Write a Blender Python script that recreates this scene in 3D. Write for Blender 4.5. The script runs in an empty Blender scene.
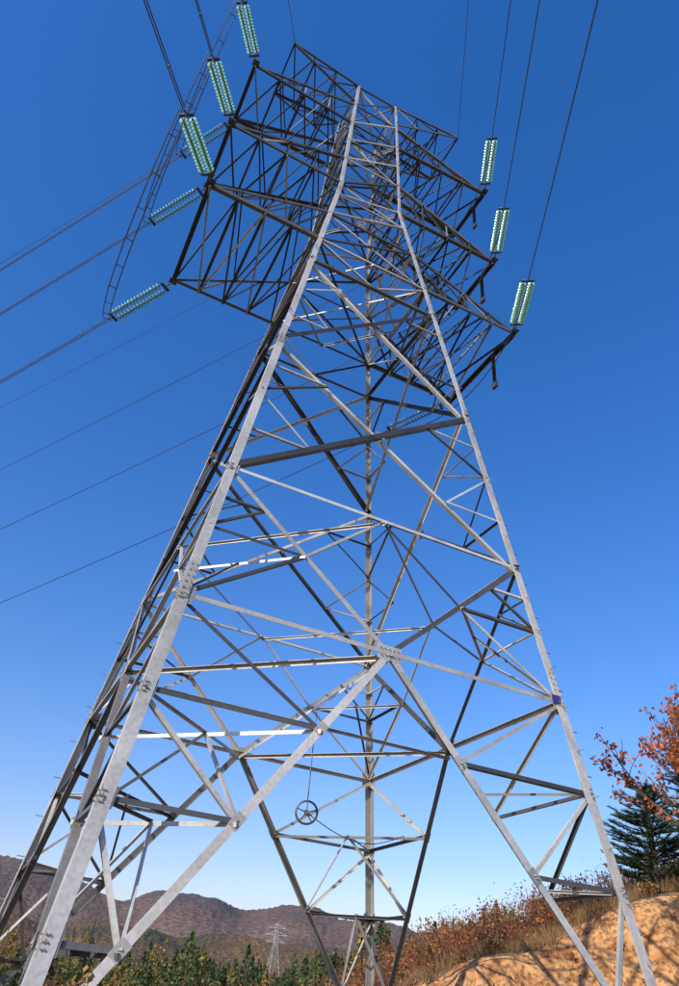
import bpy, math, random
import numpy as np
from mathutils import Vector, Matrix, noise
random.seed(7)
R=random.random
def U(a,b): return a+(b-a)*random.random()
scene=bpy.context.scene
# ------------------------------------------------------------------ camera
CAM=Vector((-5.8922,-14.5045,0.0)); YAW=0.4114; PITCH=0.6338; ROLL=0.0966
fw=Vector((math.sin(YAW)*math.cos(PITCH),math.cos(YAW)*math.cos(PITCH),math.sin(PITCH)))
rt=Vector((math.cos(YAW),-math.sin(YAW),0)); up=rt.cross(fw)
rt2=rt*math.cos(ROLL)+up*math.sin(ROLL); up2=up*math.cos(ROLL)-rt*math.sin(ROLL)
cd=bpy.data.cameras.new("camera"); cam=bpy.data.objects.new("camera",cd); scene.collection.objects.link(cam)
M=Matrix((rt2,up2,-fw)).transposed().to_4x4(); M.translation=CAM; cam.matrix_world=M
cd.sensor_fit='VERTICAL'; cd.sensor_height=36; cd.lens=25.72; cd.clip_start=.05; cd.clip_end=20000
scene.camera=cam
E1=Vector((math.cos(YAW),-math.sin(YAW),0)); E2=Vector((math.sin(YAW),math.cos(YAW),0))
def polar(azd,dist,z=0.0):
    a=math.radians(azd); p=CAM+E2*(dist*math.cos(a))+E1*(dist*math.sin(a)); return Vector((p.x,p.y,z))
def rf(x,y):
    v=Vector((x,y,0))-CAM; return v.dot(E1),v.dot(E2)
# ------------------------------------------------------------------ materials
def newmat(name):
    m=bpy.data.materials.new(name); m.use_nodes=True; nt=m.node_tree; b=nt.nodes['Principled BSDF']; return m,nt,b
def N(nt,t,**k):
    n=nt.nodes.new(t)
    for a,v in k.items(): setattr(n,a,v)
    return n
def noisen(nt,scale,detail=4,coord='Object',sc=None):
    tc=N(nt,'ShaderNodeTexCoord'); nz=N(nt,'ShaderNodeTexNoise'); nz.inputs['Scale'].default_value=scale; nz.inputs['Detail'].default_value=detail
    nt.links.new(tc.outputs[coord],nz.inputs['Vector'])
    return nz
def ramp(nt,src,stops):
    r=N(nt,'ShaderNodeValToRGB'); e=r.color_ramp.elements
    while len(e)<len(stops): e.new(.5)
    for i,(p,c) in enumerate(stops): e[i].position=p; e[i].color=(*c,1)
    nt.links.new(src,r.inputs[0]); return r
def mul(nt,a,b,mode='MULTIPLY',fac=1.0):
    m=N(nt,'ShaderNodeMix',data_type='RGBA',blend_type=mode); m.inputs[0].default_value=fac
    nt.links.new(a,m.inputs[6]); nt.links.new(b,m.inputs[7]); return m.outputs[2]
def mat_steel():
    m,nt,b=newmat('galvanised_steel')
    at=N(nt,'ShaderNodeAttribute',attribute_name='tone')
    n1=noisen(nt,.9,5); r1=ramp(nt,n1.outputs['Fac'],[(.3,(.72,.72,.70)),(.5,(.97,.97,.95)),(.68,(1.15,1.15,1.13))])
    n2=noisen(nt,16,5); r2=ramp(nt,n2.outputs['Fac'],[(.35,(.84,.81,.77)),(.6,(1,1,1))])
    c=mul(nt,at.outputs['Color'],r1.outputs[0]); c=mul(nt,c,r2.outputs[0]); nt.links.new(c,b.inputs['Base Color'])
    b.inputs['Metallic'].default_value=.15; b.inputs['Roughness'].default_value=.5
    bp=N(nt,'ShaderNodeBump'); bp.inputs['Strength'].default_value=.1; bp.inputs['Distance'].default_value=.01
    nt.links.new(n2.outputs['Fac'],bp.inputs['Height']); nt.links.new(bp.outputs[0],b.inputs['Normal'])
    return m
def mat_plain(name,stops,scale=5,rough=.8,metal=0,bump=0,detail=5):
    m,nt,b=newmat(name); n=noisen(nt,scale,detail); r=ramp(nt,n.outputs['Fac'],stops); nt.links.new(r.outputs[0],b.inputs['Base Color'])
    b.inputs['Roughness'].default_value=rough; b.inputs['Metallic'].default_value=metal
    if bump:
        bp=N(nt,'ShaderNodeBump'); bp.inputs['Strength'].default_value=bump; nt.links.new(n.outputs['Fac'],bp.inputs['Height']); nt.links.new(bp.outputs[0],b.inputs['Normal'])
    return m
def mat_leaf(name):
    m,nt,b=newmat(name); at=N(nt,'ShaderNodeAttribute',attribute_name='tone'); nt.links.new(at.outputs['Color'],b.inputs['Base Color'])
    b.inputs['Roughness'].default_value=.7
    tr=N(nt,'ShaderNodeBsdfTranslucent'); nt.links.new(at.outputs['Color'],tr.inputs[0])
    mx=N(nt,'ShaderNodeMixShader'); mx.inputs[0].default_value=.3
    nt.links.new(b.outputs[0],mx.inputs[1]); nt.links.new(tr.outputs[0],mx.inputs[2]); nt.links.new(mx.outputs[0],nt.nodes['Material Output'].inputs[0])
    return m
STEEL=mat_steel(); LEAF=mat_leaf('foliage')
BARK=mat_plain('bark',[(.3,(.05,.035,.025)),(.7,(.13,.1,.08))],20,.9)
WIRE=mat_plain('aluminium_wire',[(.3,(.06,.06,.065)),(.7,(.12,.12,.13))],8,.5,.5)
FIT=mat_plain('dark_fitting',[(.3,(.05,.05,.05)),(.7,(.13,.13,.13))],9,.5,.5)
CONC=mat_plain('concrete',[(.3,(.25,.24,.22)),(.7,(.42,.4,.37))],6,.9,0,.3)
GL,nt,b=newmat('green_glass'); n=noisen(nt,6,2); r=ramp(nt,n.outputs['Fac'],[(.3,(.24,.60,.50)),(.7,(.42,.78,.68))]); nt.links.new(r.outputs[0],b.inputs['Base Color'])
b.inputs['Roughness'].default_value=.1; b.inputs['Transmission Weight'].default_value=.3; b.inputs['IOR'].default_value=1.5
# ------------------------------------------------------------------ mesh buffer
class Buf:
    def __init__(s): s.v=[];s.f=[];s.c=[];s.m=[]
    def add(s,vs,fs,col=(1,1,1),mi=0):
        o=len(s.v); s.v+= [tuple(v) for v in vs]; s.f+=[tuple(i+o for i in f) for f in fs]; s.c+=[(*col,1)]*len(vs); s.m+=[mi]*len(fs)
    def obj(s,name,mats,parent=None,smooth=False):
        me=bpy.data.meshes.new(name); me.from_pydata(s.v,[],s.f); 
        a=me.attributes.new('tone','FLOAT_COLOR','POINT'); a.data.foreach_set('color',np.array(s.c,dtype=np.float32).ravel())
        for m in mats: me.materials.append(m)
        me.polygons.foreach_set('material_index',s.m)
        if smooth: me.polygons.foreach_set('use_smooth',[True]*len(s.f))
        me.update(); o=bpy.data.objects.new(name,me); scene.collection.objects.link(o)
        if parent: o.parent=parent
        return o
def tone(base=None,var=.25):
    if base is None:
        base=.09 if R()<.45 else .5  # near-black share: underside shade painted into the member colour
    g=base*(1+U(-var,var)); w=U(-.01,.04)
    return (g*(1+w),g,g*(.97-w))
LP=lambda s,t:[(0,0),(s,0),(s,t),(t,t),(t,s),(0,s)]
def Lsec(B,p,q,s,u,v,col,t=None):
    t=t or max(.008,s*.09)
    vs=[p+u*a+v*b for a,b in LP(s,t)]+[q+u*a+v*b for a,b in LP(s,t)]
    fs=[(i,(i+1)%6,(i+1)%6+6,i+6) for i in range(6)]+[(0,3,2,1),(0,5,4,3),(6,7,8,9),(6,9,10,11)]
    B.add(vs,fs,col)
def brace(B,p,q,s,n,off=0.0,col=None,inset=0.0):
    p=Vector(p);q=Vector(q);d=(q-p); s*=.9
    if d.length<1e-4: return
    d.normalize(); n=Vector(n); n=(n-d*n.dot(d))
    if n.length<1e-3: n=d.orthogonal()
    n.normalize(); u=d.cross(n)
    if R()<.5: u=-u
    o=n*(off+U(-.004,.004))-u*(s*.5)
    Lsec(B,p+o+d*inset,q+o-d*inset,s,u,-n,col or tone())
def box(B,c,ux,uy,uz,col,mi=0):
    vs=[c+ux*a+uy*b_+uz*d for a in(-1,1) for b_ in(-1,1) for d in(-1,1)]
    B.add(vs,[(0,1,3,2),(4,6,7,5),(0,4,5,1),(2,3,7,6),(0,2,6,4),(1,5,7,3)],col,mi)
def tube(B,pts,rad,col=(1,1,1),n=6,mi=0,caps=True):
    pts=[Vector(p) for p in pts]; rs=rad if isinstance(rad,(list,tuple)) else [rad]*len(pts)
    vs=[];fs=[]; prev=None
    for i,p in enumerate(pts):
        d=(pts[min(i+1,len(pts)-1)]-pts[max(i-1,0)]).normalized()
        if prev is None: u=d.orthogonal().normalized()
        else: u=(prev-d*prev.dot(d)).normalized()
        prev=u; w=d.cross(u)
        for k in range(n):
            a=2*math.pi*k/n; vs.append(p+(u*math.cos(a)+w*math.sin(a))*rs[i])
    for i in range(len(pts)-1):
        for k in range(n): fs.append((i*n+k,i*n+(k+1)%n,(i+1)*n+(k+1)%n,(i+1)*n+k))
    if caps: fs.append(tuple(range(n))[::-1]); fs.append(tuple((len(pts)-1)*n+k for k in range(n)))
    B.add(vs,fs,col,mi)
# ------------------------------------------------------------------ tower
Z3,Z25,Z2,ZL,Z1,ZM,ZT,ZP=5.332,8.507,13.397,17.99,19.41,24.30,29.23,32.85
ZAP=33.175;K=4.0/(ZAP-Z3);ZB=-1.15
ARMS=[(Z1,5.54,1.98,2.1),(ZM,5.51,1.30,1.9),(ZT,5.37,1.22,1.7)]
WP=.98; WM=K*(ZAP-ZM)
def W(z): return K*(ZAP-z) if z<=ZM else WM+(WP-WM)*(z-ZM)/(ZP-ZM)
S={'A':(-1,-1),'B':(1,-1),'C':(-1,1),'D':(1,1)}
def L(c,z): w=W(z); return Vector((S[c][0]*w,S[c][1]*w,z))
FACES=[('A','B',Vector((0,-1,0))),('B','D',Vector((1,0,0))),('D','C',Vector((0,1,0))),('C','A',Vector((-1,0,0)))]
def build_tower(name,detail=True):
    root=bpy.data.objects.new(name,None); scene.collection.objects.link(root)
    BL=Buf();BB=Buf();BA=Buf();BG=Buf()
    # legs
    segs=[(ZB-.3,Z3,.20),(Z3,Z2,.175),(Z2,ZM,.15),(ZM,ZP,.115)]
    for c,(sx,sy) in S.items():
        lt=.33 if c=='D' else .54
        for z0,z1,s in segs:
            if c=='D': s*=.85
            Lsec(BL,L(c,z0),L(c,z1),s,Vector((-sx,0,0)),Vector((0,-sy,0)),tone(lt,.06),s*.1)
        for z in (Z3+.3,Z2+.2,ZM-.2):  # splice plates
            p=L(c,z)
            d=(L(c,z+.3)-L(c,z-.3)).normalized(); s=.18 if z<10 else .14
            for u,n in ((Vector((-sx,0,0)),Vector((0,sy,0))),(Vector((0,-sy,0)),Vector((sx,0,0)))):
                box(BL,p+u*s*.5+n*.008,u*s*.46,n*.006,d*.38,tone(lt*.9,.1))
                for k in range(6):
                    for e in (.25,.75): 
                        q=p+u*s*e+n*.014+d*(-.32+k*.128); tube(BL,[q,q+n*.018],.014,tone(.3,.1),6)
    def plate(c,z,n,s=.15):
        p=L(c,z); sx,sy=S[c]
        u=Vector((-sx,0,0)) if abs(n.y)>.5 else Vector((0,-sy,0))
        d=(L(c,z+.3)-L(c,z-.3)).normalized()
        box(BG,p+u*s*.75+n*(-.016),u*s*.75,n*.005,d*s,tone(.4,.15))
        if detail:
            for k in range(3):
                for e in (.35,.75):
                    q=p+u*s*.65*e+n*.002+d*(k-1)*s*.5; tube(BG,[q,q+n*.02],.013,tone(.3,.1),6)
    for a,b_,n in FACES:
        def mid(z,t=.5): return L(a,z).lerp(L(b_,z),t)
        fn=n.copy(); fn.z=K; fn.normalize()
        m=mid(Z3)
        ring=lambda z,s,off=-.02,col=None: brace(BB,L(a,z),L(b_,z),s,fn,off,col)
        # base K
        for c,o in ((a,b_),(b_,a)):
            base=L(c,ZB+.1)
            brace(BB,m,base,.145,fn,-.03,tone(.56,.1) if a=='A' else tone(.2,.3))  # front-face sunlight painted as lighter steel, other faces darker
            ts=(.27,.52,.775); bz=[m.lerp(base,t) for t in ts]
            lz=[Vector(L(c,q.z)) for q in bz]
            top=L(c,Z3)
            for i,q in enumerate(bz):
                brace(BB,q,lz[i],.085,fn,-.05,tone(.10,.4)); plate(c,q.z,n)  # struts get a dark tone for their shaded undersides
                brace(BB,top if i==0 else lz[i-1],q,.075,fn,-.07)
                box(BG,q+fn*(-.025),(m-base).normalized()*.12,(m-base).normalized().cross(fn)*.08,fn*.005,tone(.36,.15))
        ring(Z3,.10,-.02,tone(.46,.2))
        u=(L(b_,Z3)-L(a,Z3)).normalized()
        box(BG,m+fn*-.03,u*.25,fn.cross(u)*.15,fn*.006,tone(.5,.1))
        if detail:
            for i in range(5):
                for j in range(2):
                    q=m+u*(-.18+i*.09)+fn.cross(u)*(-.07+j*.14)+fn*-.024; tube(BG,[q,q+fn*.03],.013,tone(.28,.1),6)
        # V panel Z3..Z25
        for c in (a,b_):
            shaded=(c=='B') or a=='B'  # these V members carry painted shade in their steel tone
            t=L(c,Z25); brace(BB,t,m,.11,fn,-.04,tone(.09,.2) if shaded else tone(.5,.2)); plate(c,Z25,n); plate(c,Z3,n,.18)
            h=t.lerp(m,.5); lm=L(c,h.z)
            brace(BB,h,lm,.07,fn,-.06); brace(BB,h,L(c,Z3),.07,fn,-.07)
            h2=t.lerp(m,.25); brace(BB,h2,L(c,h2.z),.055,fn,-.05); brace(BB,h2,lm,.055,fn,-.07)
        ring(Z25,.085,-.02,tone(.55,.2))
        h1=L(a,Z25).lerp(m,.5);h2=L(b_,Z25).lerp(m,.5); mm=mid(Z25)
        brace(BB,h1,mm,.06,fn,-.06); brace(BB,h2,mm,.06,fn,-.07)
        # X panels
        for z0,z1,s in ((Z25,Z2,.1),(Z2,ZL,.1)):
            brace(BB,L(a,z0),L(b_,z1),s*1.45,fn,-.01,tone(.05,.2)); brace(BB,L(b_,z0),L(a,z1),s,fn,-.05-s,tone(.5,.3))  # wide diagonal painted near-black for its shaded underside
            w0,w1=W(z0),W(z1); tc=w0/(w0+w1); zc=z0+(z1-z0)*tc; X=mid(zc)
            for c,o in ((a,b_),(b_,a)):
                q1=L(c,z0).lerp(X,.5); q2=L(c,z1).lerp(X,.5)
                brace(BB,q1,L(c,q1.z),.055,fn,-.06); brace(BB,q2,L(c,q2.z),.055,fn,-.06)
                brace(BB,q1,L(c,zc),.055,fn,-.07); brace(BB,q2,L(c,zc),.055,fn,-.05)
                plate(c,z1,n,.13)
            box(BG,X+fn*(-.03),u*.11,fn.cross(u)*.11,fn*.005,tone(.3,.1))
        ring(ZL,.11,-.03,tone(.10,.2))  # horizontal ring darkened likewise, underside shade put into its tone
        for zc in (Z1,): ring(zc,.10)
        brace(BB,mid(ZL),L(a,Z1),.06,fn,-.05);brace(BB,mid(ZL),L(b_,Z1),.06,fn,-.06)
        # upper body
        lv=[Z1,Z1+2.1,ZM-1.1,ZM,ZM+1.9,ZM+3.4,ZT,ZT+1.7,ZP]
        for z0,z1 in zip(lv[:-1],lv[1:]):
            brace(BB,L(a,z0),L(b_,z1),.07,fn,-.01); brace(BB,L(b_,z0),L(a,z1),.07,fn,-.09); ring(z1,.075,-.03)
    # hip bracing + diaphragms
    Zu=Vector((0,0,1))
    def M_(k,z): a,b_=k; return (L(a,z)+L(b_,z))/2
    order=['AB','BD','DC','CA']
    for z,s in ((Z3,.09),(Z25,.06),(Z1,.06)):
        for i in range(4): brace(BB,M_(order[i],z),M_(order[(i+1)%4],z),s,Zu,-.05,tone(.5,.3))
    brace(BB,M_('AB',Z3),M_('DC',Z3),.07,Zu,-.12); brace(BB,M_('BD',Z3),M_('CA',Z3),.07,Zu,-.2)
    for z in (Z1,ZM,ZT,ZP-.05):
        brace(BB,L('C',z),L('B',z),.07,Zu,-.05); brace(BB,L('A',z),L('D',z),.07,Zu,-.14)
    for c in 'ABCD':
        adj=[k for k in order if c in k]
        for i,t in enumerate((.27,.52,.775)):
            q=[M_(k,Z3).lerp(L(c,ZB+.1),t) for k in adj]
            brace(BB,q[0],q[1],.07,Zu,-.03)
            if i<2:
                q2=[M_(k,Z3).lerp(L(c,ZB+.1),(.52,.775)[i]) for k in adj]
                hm=(q[0]+q[1])/2; brace(BB,hm,q2[0],.055,Zu,0);brace(BB,hm,q2[1],.055,Zu,0)
            brace(BB,(q[0]+q[1])/2,L(c,q[0].z),.05,Zu,0)
        q=[L(c,Z25).lerp(M_(k,Z3),.5) for k in adj]; brace(BB,q[0],q[1],.06,Zu,-.03)
        brace(BB,(q[0]+q[1])/2,L(c,Z3),.05,Zu,0)
    DA=lambda: tone(.06,.4) if R()<.85 else tone(.4,.2)  # mostly dark tones: shade seen from below, painted into the arms
    # cross arms, underside shade painted as dark steel tones
    for z,a,bb,h in ARMS:
        for sx in (-1,1):
            nseg=4; wb=W(z); wt=W(z+h); 
            bot={};top={}
            for sy in (-1,1):
                rb=Vector((sx*wb,sy*wb,z)); rtop=Vector((sx*wt,sy*wt,z+h)); tip=Vector((sx*a,sy*bb,z)); 
                fnn=Vector((0,sy,0))
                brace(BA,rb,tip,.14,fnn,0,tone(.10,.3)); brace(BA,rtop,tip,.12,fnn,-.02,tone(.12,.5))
                bot[sy]=[rb.lerp(tip,i/nseg) for i in range(nseg+1)]; top[sy]=[rtop.lerp(tip,i/nseg) for i in range(nseg+1)]
                for i in range(nseg):
                    brace(BA,bot[sy][i+1] if i<nseg-1 else bot[sy][i],top[sy][i],.06,fnn,-.04,DA())
                    if i: brace(BA,bot[sy][i],top[sy][i],.06,fnn,-.06,DA())
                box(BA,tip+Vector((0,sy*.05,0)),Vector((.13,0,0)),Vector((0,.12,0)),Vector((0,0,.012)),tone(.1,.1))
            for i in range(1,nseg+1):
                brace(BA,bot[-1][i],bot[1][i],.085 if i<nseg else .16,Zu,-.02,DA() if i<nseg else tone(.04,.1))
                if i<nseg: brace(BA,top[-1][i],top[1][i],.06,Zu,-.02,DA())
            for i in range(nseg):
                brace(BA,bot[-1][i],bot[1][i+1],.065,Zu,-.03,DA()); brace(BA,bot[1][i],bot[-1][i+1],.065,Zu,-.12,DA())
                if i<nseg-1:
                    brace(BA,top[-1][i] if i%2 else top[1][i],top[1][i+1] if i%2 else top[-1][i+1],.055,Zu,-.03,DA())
    # earth-wire arm, same painted shade in its tones
    for sx in (-1,1):
        bb=1.18;a=4.13;w=WP;wl=W(ZP-1.6)
        bt={};tp={}
        for sy in (-1,1):
            r0=Vector((sx*w,sy*w,ZP));r1=Vector((sx*wl,sy*wl,ZP-1.6));tip=Vector((sx*a,sy*bb,ZP)); fnn=Vector((0,sy,0))
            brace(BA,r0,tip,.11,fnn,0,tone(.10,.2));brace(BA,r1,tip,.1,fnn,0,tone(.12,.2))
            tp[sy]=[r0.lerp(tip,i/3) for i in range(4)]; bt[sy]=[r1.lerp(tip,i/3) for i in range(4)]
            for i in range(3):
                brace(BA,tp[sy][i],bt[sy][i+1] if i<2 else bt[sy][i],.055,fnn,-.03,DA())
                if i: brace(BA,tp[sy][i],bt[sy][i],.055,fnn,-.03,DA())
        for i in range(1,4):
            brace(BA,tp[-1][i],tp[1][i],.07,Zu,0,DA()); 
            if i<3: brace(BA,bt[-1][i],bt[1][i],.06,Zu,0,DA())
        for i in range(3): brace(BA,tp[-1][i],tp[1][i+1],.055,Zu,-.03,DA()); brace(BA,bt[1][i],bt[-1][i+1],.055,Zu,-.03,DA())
    # step bolts on two legs
    if detail:
        for c in 'BC':
            sx,sy=S[c]; z=1.0; k=0
            while z<ZP-.5:
                p=L(c,z); dv=Vector((sx,0,0)) if k%2 else Vector((0,sy,0)); o=Vector((-sx,0,0))*.07 if k%2==0 else Vector((0,-sy,0))*.07
                tube(BL,[p+o,p+o+dv*.17],.012,tone(.3,.1),5); z+=.42;k+=1
    BL.obj('tower_legs',[STEEL],root); BB.obj('lattice_bracing',[STEEL],root); BA.obj('cross_arms',[STEEL],root); BG.obj('gusset_plates',[STEEL],root)
    F=Buf()
    for c in 'ABCD':
        p=L(c,ZB-.1); vs=[];h=[(.42,ZB-.9),(.36,ZB-.12),(.30,ZB-.04)]
        for hw,z in h:
            for dx,dy in ((-1,-1),(1,-1),(1,1),(-1,1)): vs.append((p.x+dx*hw,p.y+dy*hw,z))
        fs=[(i*4+k,i*4+(k+1)%4,i*4+4+(k+1)%4,i*4+4+k) for i in range(2) for k in range(4)]+[(8,9,10,11)]
        F.add(vs,fs)
    F.obj('concrete_footings',[CONC],root)
    return root
tower=build_tower('transmission_tower')
PB=Buf(); p=L('B',Z3+.02); box(PB,p+Vector((-.2,-.03,0)),Vector((.10,0,0)),Vector((0,.004,0)),Vector((0,0,.08)),(1,1,1))
PB.obj('phase_plate',[mat_plain('blue_enamel',[(.3,(.03,.03,.16)),(.7,(.05,.04,.25))],4,.4)],tower)
# ------------------------------------------------------------------ wires + insulators
AF=.5431;SF=-.3195;AA=-.6212;SA=-.2292
dF=Vector((-math.sin(AF),-math.cos(AF),SF)); dA=Vector((math.sin(AA),math.cos(AA),SA))
hF=Vector((dF.x,dF.y,0));hA=Vector((dA.x,dA.y,0))
def insul(p,d,side,length=2.55,double=True,s0=.45):
    B=Buf(); d=d.normalized(); 
    s1=length-.3; n=15
    sep=.13 if double else 0
    tube(B,[p,p+d*.2],.025,(1,1,1),6,1); 
    for e in (s0-.12,s1+.1):
        q=p+d*e; box(B,q,side*.2,d*.05,d.cross(side).normalized()*.012,(1,1,1),1)
    tube(B,[p+d*.2,p+d*(s0-.1)],.02,(1,1,1),6,1); tube(B,[p+d*(s1+.1),p+d*length],.025,(1,1,1),6,1)
    for sg in ((-1,1) if double else (0,)):
        o=side*sep*sg; tube(B,[p+o+d*(s0-.12),p+o+d*(s1+.12)],.014,(1,1,1),6,1)
        for i in range(n):
            c=p+o+d*(s0+(s1-s0)*(i+.5)/n); st=(s1-s0)/n
            u=side;w=d.cross(side).normalized()
            prof=[(-.45,.02,1),(-.2,.035,1),(-.15,.09,0),(.0,.115,0),(.08,.10,0),(.08,.035,0),(.4,.02,1)]
            vs=[];m=12
            for z,rr,_ in prof:
                for k in range(m):
                    a=2*math.pi*k/m; vs.append(c+d*(z*st)+(u*math.cos(a)+w*math.sin(a))*rr)
            o0=len(B.v); B.v+=[tuple(v) for v in vs]; B.c+=[(1,1,1,1)]*len(vs)
            for j in range(len(prof)-1):
                for k in range(m):
                    B.f.append((o0+j*m+k,o0+j*m+(k+1)%m,o0+(j+1)*m+(k+1)%m,o0+(j+1)*m+k)); B.m.append(0 if 1<=j<=4 else 1)
    B.obj('insulator_string',[GL,FIT],None,True)
    return p+d*length
ZZ=Vector((0,0,1))
Wb=Buf()
def span(p,h,sl,c,dist,rad,bundle):
    pts=[]
    n=60
    for i in range(n+1):
        s=dist*(i/n)**1.3; pts.append(p+h*s+ZZ*(sl*s+c*s*s))
    if bundle:
        for o in (-.5,.5): tube(Wb,[q+ZZ*o*bundle for q in pts],rad,(1,1,1),5)
        for s in (1.2,9,22,40,60):
            q=p+h*s+ZZ*(sl*s+c*s*s); box(Wb,q,h*.02,h.cross(ZZ)*.02,ZZ*bundle*.55,(1,1,1))
    else: tube(Wb,pts,rad,(1,1,1),5)
for ai,(z,a,bb,h) in enumerate(ARMS):
    for sx in (-1,1):
        pn=Vector((sx*a,-bb-.05,z-.05)); pf=Vector((sx*a,bb+.05,z-.05))
        e1=insul(pn,dF,hF.cross(ZZ).normalized(),2.6 if sx<0 else 3.1,True,.45 if sx<0 else .6); e2=insul(pf,dA,hA.cross(ZZ).normalized(),2.75)
        span(e1,hF,SF,.0035,75,.017,.16 if sx<0 else 0); span(e2,hA,SA,.0012,170,.017,.16 if sx<0 else 0)
        low=Vector((sx*(a+.9),.6,z-2.9))
        if sx>0: low=Vector((a-.1,-.3*bb,z-2.1))
        kx=.5 if sx<0 else .15
        def bez(t,o):
            c1=e1.lerp(low,.55)+Vector((sx*kx,0,-1.0)); c2=e2.lerp(low,.55)+Vector((sx*kx,0,-1.0))
            return ((1-t)**3*e1+3*t*(1-t)**2*c1+3*t*t*(1-t)*c2+t**3*e2)+o
        oo=[Vector((sx*.11,0,0)),Vector((-sx*.11,0,0))] if sx<0 else [Vector((0,0,0))]
        for o in oo: tube(Wb,[bez(i/28,o) for i in range(29)],.018,(1,1,1),5)
        if sx<0:
            for i in range(2,27,3): tube(Wb,[bez(i/28,oo[0]),bez(i/28,oo[1])],.014,(1,1,1),5)
        else:
            Bq=Buf(); t0=Vector((a-.08,-bb*.45,z-.05)); t1=Vector((t0.x,t0.y,z-1.6)); tube(Bq,[t0,t1],.02,(1,1,1),6)
            for k in range(16):
                q=t0.lerp(t1,.12+.8*k/15); tube(Bq,[q-ZZ*.015,q+ZZ*.015],[.07,.03],(1,1,1),10)
            box(Bq,t1-ZZ*.1,Vector((.05,0,0)),Vector((0,.12,0)),ZZ*.1,(1,1,1))
            Bq.obj('jumper_support_insulator',[FIT])
for sx in (-1,1):
    for s in (-1,1):
        p=Vector((sx*4.13,s*1.18,ZP)); h,sl,c,dd=(hF,SF*.9,.0035,75) if s<0 else (hA,SA*.9,.0012,170)
        span(p,h,sl,c,dd,.012,0)
Wb.obj('power_line_wires',[WIRE])
# hanging pulley wheel
Pb=Buf(); c0=Vector((0.0,-.9,3.1)); u=E1; ring=[c0+u*math.cos(a)*.21+ZZ*math.sin(a)*.21 for a in [2*math.pi*i/24 for i in range(25)]]
tube(Pb,ring,.022,(1,1,1),6)
for k in range(5):
    a=2*math.pi*k/5+.3; tube(Pb,[c0,c0+u*math.cos(a)*.21+ZZ*math.sin(a)*.21],.013,(1,1,1),5)
tube(Pb,[c0-E2*.05,c0+E2*.05],.05,(1,1,1),8)
tube(Pb,[c0+ZZ*.21,Vector((0,-.9,Z3-.15))],.012,(1,1,1),5)
qs=[(Vector((0,W(Z3),Z3))).lerp(L('D',ZB+.1),.27),(Vector((W(Z3),0,Z3))).lerp(L('D',ZB+.1),.27)]
e=qs[0].lerp(qs[1],.85)
tube(Pb,[c0+(e-c0)*(t/14)-ZZ*(.35*math.sin(math.pi*t/14)) for t in range(15)],.010,(1,1,1),5)
Pb.obj('pulley_wheel',[FIT])
# ------------------------------------------------------------------ terrain
def sm(a,b,x):
    t=max(0,min(1,(x-a)/(b-a))); return t*t*(3-2*t)
def gz(x,y):
    r,f=rf(x,y)
    z=-1.55+.35*sm(2,12,f)
    z+=noise.noise(Vector((x*.15,y*.15,0)))*.12
    z+=sm(45,260,f)*6+ sm(0,60,r)*sm(40,120,f)*6
    H=max(0,1.3+.34*(r-6)+1.75); H=min(H,11)
    toe=22.2+noise.noise(Vector((r*.25,3,0)))*1.6-.12*max(0,r-8)
    k=sm(-1.8,6.0,r)*sm(toe,toe+4.4,f)*(1-.6*sm(70,140,f))
    z+=H*k
    if 0.02<k<.98:
        e=min(1,k*4)*min(1,(1-k)*6)
        z+=(noise.noise(Vector((x*1.1,y*1.1,z*.8)))*.38+noise.fractal(Vector((x*2.6,y*2.6,z*1.5)),.8,2.2,5)*.24)*e
    z+=k*noise.noise(Vector((x*.3,y*.3,5)))*.35
    return z
def sheet(name,xs,ys,mat):
    vs=[];fs=[]
    for f in ys:
        for r in xs:
            p=CAM+E1*r+E2*f; vs.append((p.x,p.y,gz(p.x,p.y)))
    n=len(xs)
    for j in range(len(ys)-1):
        for i in range(n-1): fs.append((j*n+i,j*n+i+1,(j+1)*n+i+1,(j+1)*n+i))
    me=bpy.data.meshes.new(name); me.from_pydata(vs,[],fs); me.materials.append(mat); me.polygons.foreach_set('use_smooth',[True]*len(fs)); o=bpy.data.objects.new(name,me); scene.collection.objects.link(o)
def grade(lo,hi,c0,c1,st,st2):
    out=[lo]; x=lo
    while x<hi:
        d=0 if c0<=x<=c1 else (c0-x if x<c0 else x-c1)
        x+=(st if d==0 else st2)+d*.12; out.append(x)
    return out
G,nt,b=newmat('ground_soil')
n1=noisen(nt,.25,8);r1=ramp(nt,n1.outputs['Fac'],[(.35,(.16,.10,.045)),(.5,(.13,.10,.04)),(.65,(.22,.14,.07))])
n3=noisen(nt,1.6,12);r3=ramp(nt,n3.outputs['Fac'],[(.3,(.27,.11,.04)),(.46,(.48,.24,.09)),(.58,(.58,.31,.13)),(.7,(.40,.22,.11))])
n5=noisen(nt,7,8);r5=ramp(nt,n5.outputs['Fac'],[(.38,(.45,.40,.34)),(.55,(1.05,1.05,1.0))]); c3=mul(nt,r3.outputs[0],r5.outputs[0])
geo=N(nt,'ShaderNodeNewGeometry');sep=N(nt,'ShaderNodeSeparateXYZ');nt.links.new(geo.outputs['Normal'],sep.inputs[0])
n4=noisen(nt,1.5,5); ad=N(nt,'ShaderNodeMath',operation='ADD'); mm=N(nt,'ShaderNodeMath',operation='MULTIPLY'); mm.inputs[1].default_value=.12
nt.links.new(n4.outputs['Fac'],mm.inputs[0]);nt.links.new(sep.outputs[2],ad.inputs[0]);nt.links.new(mm.outputs[0],ad.inputs[1])
rr=ramp(nt,ad.outputs[0],[(.97,(1,1,1)),(1.03,(0,0,0))])
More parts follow.
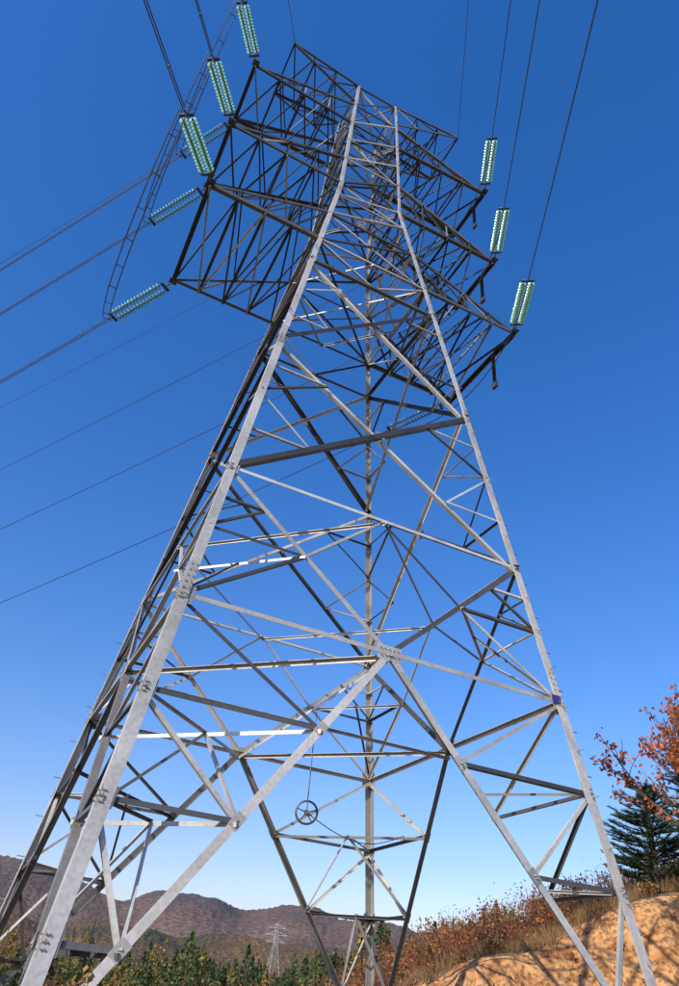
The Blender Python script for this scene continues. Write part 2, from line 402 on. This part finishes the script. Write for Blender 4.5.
mx=N(nt,'ShaderNodeMix',data_type='RGBA');nt.links.new(rr.outputs[0],mx.inputs[0]);nt.links.new(r1.outputs[0],mx.inputs[6]);nt.links.new(c3,mx.inputs[7]);nt.links.new(mx.outputs[2],b.inputs['Base Color'])
b.inputs['Roughness'].default_value=.95
bp=N(nt,'ShaderNodeBump');bp.inputs['Strength'].default_value=1;bp.inputs['Distance'].default_value=.3;nt.links.new(n3.outputs['Fac'],bp.inputs['Height']);nt.links.new(bp.outputs[0],b.inputs['Normal'])
sheet('ground',grade(-4000,4000,-1,22,.2,.5),grade(-600,6000,18,30,.18,.45),G)
# hills
ELEV=[(-90,4),(-60,6),(-40,5.5),(-26,6.8),(-19.1,6.2),(-15.4,5.6),(-12.1,4.8),(-9.5,5.5),(-6.1,5.5),(-3.8,4.9),(-1,5.4),(0,5.5),(2.7,5.2),(7.5,5.0),(12.8,5.3),(20,4.8),(35,6),(60,5),(90,4)]
def ev(az,sh=0,sc=1):
    az+=sh
    for (a0,e0),(a1,e1) in zip(ELEV[:-1],ELEV[1:]):
        if a0<=az<=a1: t=(az-a0)/(a1-a0); t=t*t*(3-2*t); return (e0+(e1-e0)*t)*sc
    return 4*sc
def hills(name,d0,depth,sc,sh,mat,seed,rough):
    vs=[];fs=[];na=1100;nd=44
    for i in range(na+1):
        az=-80+160*i/na
        top=math.tan(math.radians(ev(az,sh,sc)))*(d0+depth)
        for j in range(nd+1):
            t=j/nd; d=d0+depth*t*1.6
            prof=math.sin(min(1,t*1.6)*math.pi/2)**1.3 if t<.625 else 1-.6*(t-.625)/.375
            p=polar(az,d)
            rg=noise.fractal(Vector((p.x*.005,p.y*.005,seed)),.9,2.1,5)*top*.11+noise.noise(Vector((p.x*.09,p.y*.09,seed)))*1.2*rough+U(-1,1)*rough
            z=-3+(top+3)*prof+rg*min(1,t*3)
            vs.append((p.x,p.y,z))
    for i in range(na):
        for j in range(nd): fs.append((i*(nd+1)+j,(i+1)*(nd+1)+j,(i+1)*(nd+1)+j+1,i*(nd+1)+j+1))
    me=bpy.data.meshes.new(name); me.from_pydata(vs,[],fs); me.materials.append(mat); me.polygons.foreach_set('use_smooth',[True]*len(fs)); o=bpy.data.objects.new(name,me); scene.collection.objects.link(o)
def hillmat(name,c1,c2,c3,s,k):
    m,nt,b=newmat(name); n=noisen(nt,s,8); r=ramp(nt,n.outputs['Fac'],[(.35,c1),(.5,c2),(.63,c3)]); 
    n2=noisen(nt,s*22,4); r2=ramp(nt,n2.outputs['Fac'],[(.38,(1-k,1-k,1-k)),(.62,(1+k*.5,1+k*.5,1+k*.5))]); c=mul(nt,r.outputs[0],r2.outputs[0])
    nt.links.new(c,b.inputs['Base Color']); b.inputs['Roughness'].default_value=1
    bp=N(nt,'ShaderNodeBump');bp.inputs['Strength'].default_value=.7;bp.inputs['Distance'].default_value=6;nt.links.new(n2.outputs['Fac'],bp.inputs['Height']);nt.links.new(bp.outputs[0],b.inputs['Normal'])
    return m
hills('hill_range',900,700,.98,0,hillmat('hill_woods_far',(.085,.072,.068),(.125,.085,.072),(.155,.105,.08),.006,.4),3.3,1.3)  # far ridge colours muted to stand in for aerial haze
hills('wooded_hills',380,300,.66,4,hillmat('hill_woods',(.06,.065,.03),(.12,.075,.035),(.19,.11,.045),.014,.5),8.1,1.0)
# ------------------------------------------------------------------ vegetation
def leafq(B,c,s,col,drop=0):
    a=Vector((U(-1,1),U(-1,1),U(-1,1))).normalized(); b_=a.orthogonal().normalized(); b_=(b_*math.cos(U(0,6.3))+a.cross(b_)*math.sin(U(0,6.3))).normalized()
    B.add([c-a*s,c+b_*s*.6,c+a*s,c-b_*s*.6],[(0,1,2,3)],col)
def jit(c,v=.3):
    k=1+U(-v,v); return tuple(max(.005,x*k*(1+U(-.08,.08))) for x in c)
def conifer(B,base,h,rad,col,n):
    tube(B,[base-ZZ*.3,base+ZZ*h*.95],[h*.02,.01],(.08,.06,.04),5)
    ph=U(0,6)
    for i in range(n):
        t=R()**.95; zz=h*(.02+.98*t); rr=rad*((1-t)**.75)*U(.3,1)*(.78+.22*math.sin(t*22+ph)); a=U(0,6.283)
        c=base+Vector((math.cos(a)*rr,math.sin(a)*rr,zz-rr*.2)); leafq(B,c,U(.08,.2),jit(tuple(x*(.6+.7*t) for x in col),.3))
def roundtree(B,base,h,rad,col,n):
    tube(B,[base-ZZ*.3,base+ZZ*h*.7],[h*.02,.02],(.08,.06,.04),5)
    cl=[(Vector((U(-.6,.6)*rad,U(-.6,.6)*rad,h*U(.3,.88))),rad*U(.3,.6),U(.65,1.25)) for _ in range(8)]
    for i in range(n):
        c,r_,g=random.choice(cl); v=Vector((random.gauss(0,1),random.gauss(0,1),random.gauss(0,1))).normalized()*r_*U(.4,1.05)
        leafq(B,base+c+v,U(.09,.18),jit(tuple(x*g for x in col),.3))
Fb=Buf()
cols=[(.22,.17,.04),(.26,.17,.04),(.055,.085,.022),(.04,.065,.022),(.04,.07,.02),(.13,.14,.03),(.28,.14,.035),(.07,.11,.026)]
for i in range(720):
    az=U(-25,15); d=48+80*R()**.8; p=polar(az,d); p.z=gz(p.x,p.y)-.2
    h=U(2.6,5.1)*(.70+d/230)*(.85+.3*noise.noise(Vector((az*.5,d*.05,0)))) 
    if az>6.5: h*=.6 
    ci=min(len(cols)-1,int((noise.noise(Vector((az*.35,d*.04,4)))*.9+.5+U(-.25,.25))*len(cols))) if R()<.7 else random.randrange(len(cols))
    col=cols[max(0,ci)]
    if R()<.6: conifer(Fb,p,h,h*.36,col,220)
    else: roundtree(Fb,p,h*.72,h*.46,col,230)
Fb.obj('forest',[LEAF])
def bush(B,base,w,h,col,n,ls=.07,twig=5):
    for k in range(twig):
        a=U(0,6.28); q=base+Vector((math.cos(a)*w*.6*R(),math.sin(a)*w*.6*R(),h*U(.7,1.25))); tube(B,[base,base.lerp(q,.5)+Vector((U(-.1,.1),U(-.1,.1),0)),q],[.02,.012,.004],(.16,.09,.06),4)
    cl=[(Vector((U(-1,1)*w*.7,U(-1,1)*w*.7,h*U(.2,.95))),U(.2,.45)*w,U(.6,1.3)) for _ in range(6)]
    for i in range(n):
        c,r_,g=random.choice(cl); v=Vector((random.gauss(0,1),random.gauss(0,1),random.gauss(0,1)))*r_*.55
        leafq(B,base+c+v,ls*U(.6,1.3),jit(tuple(x*g for x in col),.3))
Sb=Buf(); bc=[(.32,.10,.035),(.26,.085,.035),(.36,.15,.045),(.22,.10,.035),(.13,.11,.03),(.32,.18,.06),(.34,.08,.04),(.38,.22,.08)]
for i in range(560):
    r=U(-2.5,22); f=U(26.2,50); p=CAM+E1*r+E2*f; p.z=gz(p.x,p.y)-.1
    if f<27.2 and R()<.6: continue
    h=U(.45,1.5)*(1+.02*(f-26)); bush(Sb,p,h*.75,h,random.choice(bc),150,.055)
for i in range(26):
    r=U(3,14); f=U(22.8,26); p=CAM+E1*r+E2*f; p.z=gz(p.x,p.y)-.05; h=U(.2,.5); bush(Sb,p,h,h,random.choice(bc),60,.04)
Sb.obj('autumn_shrubs',[LEAF])
Gb=Buf()
for i in range(560):
    if i<400:
        az=U(-30,26);d=U(9,34); p=polar(az,d)
    else:
        p=CAM+E1*U(0,20)+E2*U(26,27.5)
    r_,f_=rf(p.x,p.y)
    if r_>2 and 21<f_<26 and R()<.8: continue
    z=gz(p.x,p.y); tall=.5
    col=random.choice([(.30,.19,.08),(.26,.17,.06),(.34,.2,.09)])
    for k in range(26):
        q=Vector((p.x+U(-.3,.3),p.y+U(-.3,.3),z)); hh=tall*U(.4,1.2); l=Vector((U(-.2,.2),U(-.2,.2),hh)); s=E1*.008
        Gb.add([q-s,q+s,q+l*.6+s*.7,q+l+Vector((U(-.1,.1),U(-.1,.1),-.02)),q+l*.6-s*.7],[(0,1,2,3,4)],jit(col))
Gb.obj('grass',[LEAF])
Wd=Buf()
for i in range(30):
    p=L('A',ZB)+E1*U(-2.8,.8)+E2*U(-1.5,1.5); p.z=gz(p.x,p.y)
    bush(Wd,p,.45,U(1.05,1.65),random.choice([(.28,.16,.05),(.14,.13,.04),(.40,.13,.04),(.38,.22,.08)]),160,.045,8)
Wd.obj('roadside_weeds',[LEAF])
# pine
def pine(base,h,rad):
    B=Buf(); tube(B,[base-ZZ*.3,base+ZZ*h*.5+E1*.08,base+ZZ*h],[.12,.08,.015],(1,1,1),8,1)
    z=.08
    while z<.98:
        for k in range(9):
            a=U(0,6.28); l=rad*(1-z)**.6*U(.55,1.15)+.1; st=base+ZZ*h*z; en=st+Vector((math.cos(a)*l,math.sin(a)*l,l*U(.1,.5))); mid_=st.lerp(en,.55)-ZZ*.05
            tube(B,[st,mid_,en],[.025,.014,.004],(1,1,1),4,1)
            for t in np.linspace(.2,1,int(7+l*8)):
                c=(st.lerp(mid_,t*2) if t<.5 else mid_.lerp(en,t*2-1))
                g=U(.6,1.3)
                for m in range(11):
                    dd=(Vector((U(-1,1),U(-1,1),U(-.2,1)))+ (en-st).normalized()*.6).normalized()*U(.12,.24); s=dd.orthogonal().normalized()*.02
                    B.add([c-s,c+s,c+dd],[(0,1,2)],jit((.075*g,.12*g,.035*g),.25))
        z+=.045
    return B.obj('pine_tree',[LEAF,BARK])
p=polar(24.4,30);p.z=gz(p.x,p.y);pine(p,7.9-p.z,1.8)
p=polar(27.8,33);p.z=gz(p.x,p.y);pine(p,5.0,1.9)
# autumn broadleaf
def oak(base,h,name,col,lean):
    B=Buf()
    def br(p,d,l,r,lev):
        pts=[p];q=p
        for i in range(4):
            d=(d+Vector((U(-.2,.2),U(-.2,.2),U(-.05,.16)))).normalized(); q=q+d*l/4; pts.append(q)
        tube(B,pts,[r,r*.85,r*.72,r*.6,r*.45],(1,1,1),6 if lev<2 else 4,1)
        if lev>=3 or l<.3:
            if R()<.88:
                for k in range(18):
                    t=R(); c=pts[1].lerp(pts[4],t)+Vector((U(-1,1),U(-1,1),U(-1,1)))*.15
                    leafq(B,c,U(.05,.10),jit(col,.45))
            return
        for k in range(5 if lev else 7):
            i=random.choice((1,2,3,4)) if lev else random.choice((2,3,4,4)); nd=(d+Vector((U(-1,1),U(-1,1),U(-.35,.7)))*.85).normalized(); br(pts[i],nd,l*(U(.45,.66) if lev else U(.35,.5)),r*.45,lev+1)
    br(base-ZZ*.2,(ZZ+lean).normalized(),h*.60,h*.014,0)
    return B.obj(name,[LEAF,BARK])
random.seed(21)
p=polar(28.0,24.5);p.z=gz(p.x,p.y);oak(p,8.9-p.z,'autumn_oak_tree',(.46,.14,.04),-E1*.02)
# distant tower on the valley slope
dt=Buf(); bp_=polar(-1.4,330); bz=10; hh=17
gc=(.42,.42,.42)
for sx,sy in ((-1,-1),(1,-1),(1,1),(-1,1)):
    tube(dt,[bp_+Vector((sx*3,sy*3,bz-6)),bp_+Vector((sx*.6,sy*.6,bz+hh*.6)),bp_+Vector((sx*.4,sy*.4,bz+hh))],.13,gc,4)
for k in range(8):
    z0=bz+hh*k/8;z1=bz+hh*(k+1)/8
    w0=max(.5,2.4*(1-k/5));w1=max(.5,2.4*(1-(k+1)/5))
    for s in (-1,1):
        tube(dt,[bp_+Vector((-w0*s,-w0,z0)),bp_+Vector((w1*s,-w1,z1))],.07,gc,4); tube(dt,[bp_+Vector((-w0,-w0*s,z0)),bp_+Vector((-w1,w1*s,z1))],.07,gc,4)
for z,w in ((bz+hh*.62,3.8),(bz+hh*.76,4.4),(bz+hh*.9,3.4)):
    for s in (-1,1):
        tube(dt,[bp_+ZZ*z,bp_+E1*s*w+ZZ*z],.11,gc,4); tube(dt,[bp_+ZZ*(z+1.3),bp_+E1*s*w+ZZ*z],.09,gc,4)
dt.obj('transmission_tower.001',[STEEL])
# ------------------------------------------------------------------ light
ts=(-E2*.78-E1*.62).normalized(); el=math.radians(32)
to_sun=Vector((ts.x*math.cos(el),ts.y*math.cos(el),math.sin(el)))
ld=bpy.data.lights.new('sun','SUN'); ld.energy=5.0; ld.angle=math.radians(.5); ld.color=(1,.92,.78)
lo=bpy.data.objects.new('sun',ld); scene.collection.objects.link(lo); lo.rotation_euler=to_sun.to_track_quat('Z','Y').to_euler(); lo.location=(0,0,60)
w=bpy.data.worlds.new('World'); scene.world=w; w.use_nodes=True; nt=w.node_tree; bg=nt.nodes['Background']
sk=N(nt,'ShaderNodeTexSky',sky_type='NISHITA'); sk.sun_disc=False; sk.sun_elevation=el; sk.sun_rotation=math.atan2(to_sun.x,to_sun.y); sk.air_density=1.5; sk.dust_density=.8; sk.ozone_density=3.8; sk.altitude=100
hs=N(nt,'ShaderNodeHueSaturation'); hs.inputs['Saturation'].default_value=1.35; hs.inputs['Value'].default_value=1.2
tint=N(nt,'ShaderNodeMix',data_type='RGBA',blend_type='MULTIPLY'); tint.inputs[0].default_value=1; tint.inputs[7].default_value=(.90,.79,1.06,1)
nt.links.new(sk.outputs[0],hs.inputs['Color']); nt.links.new(hs.outputs[0],tint.inputs[6]); nt.links.new(tint.outputs[2],bg.inputs[0]); bg.inputs[1].default_value=.15
scene.view_settings.view_transform='Standard'; scene.view_settings.look='None'; scene.view_settings.exposure=0
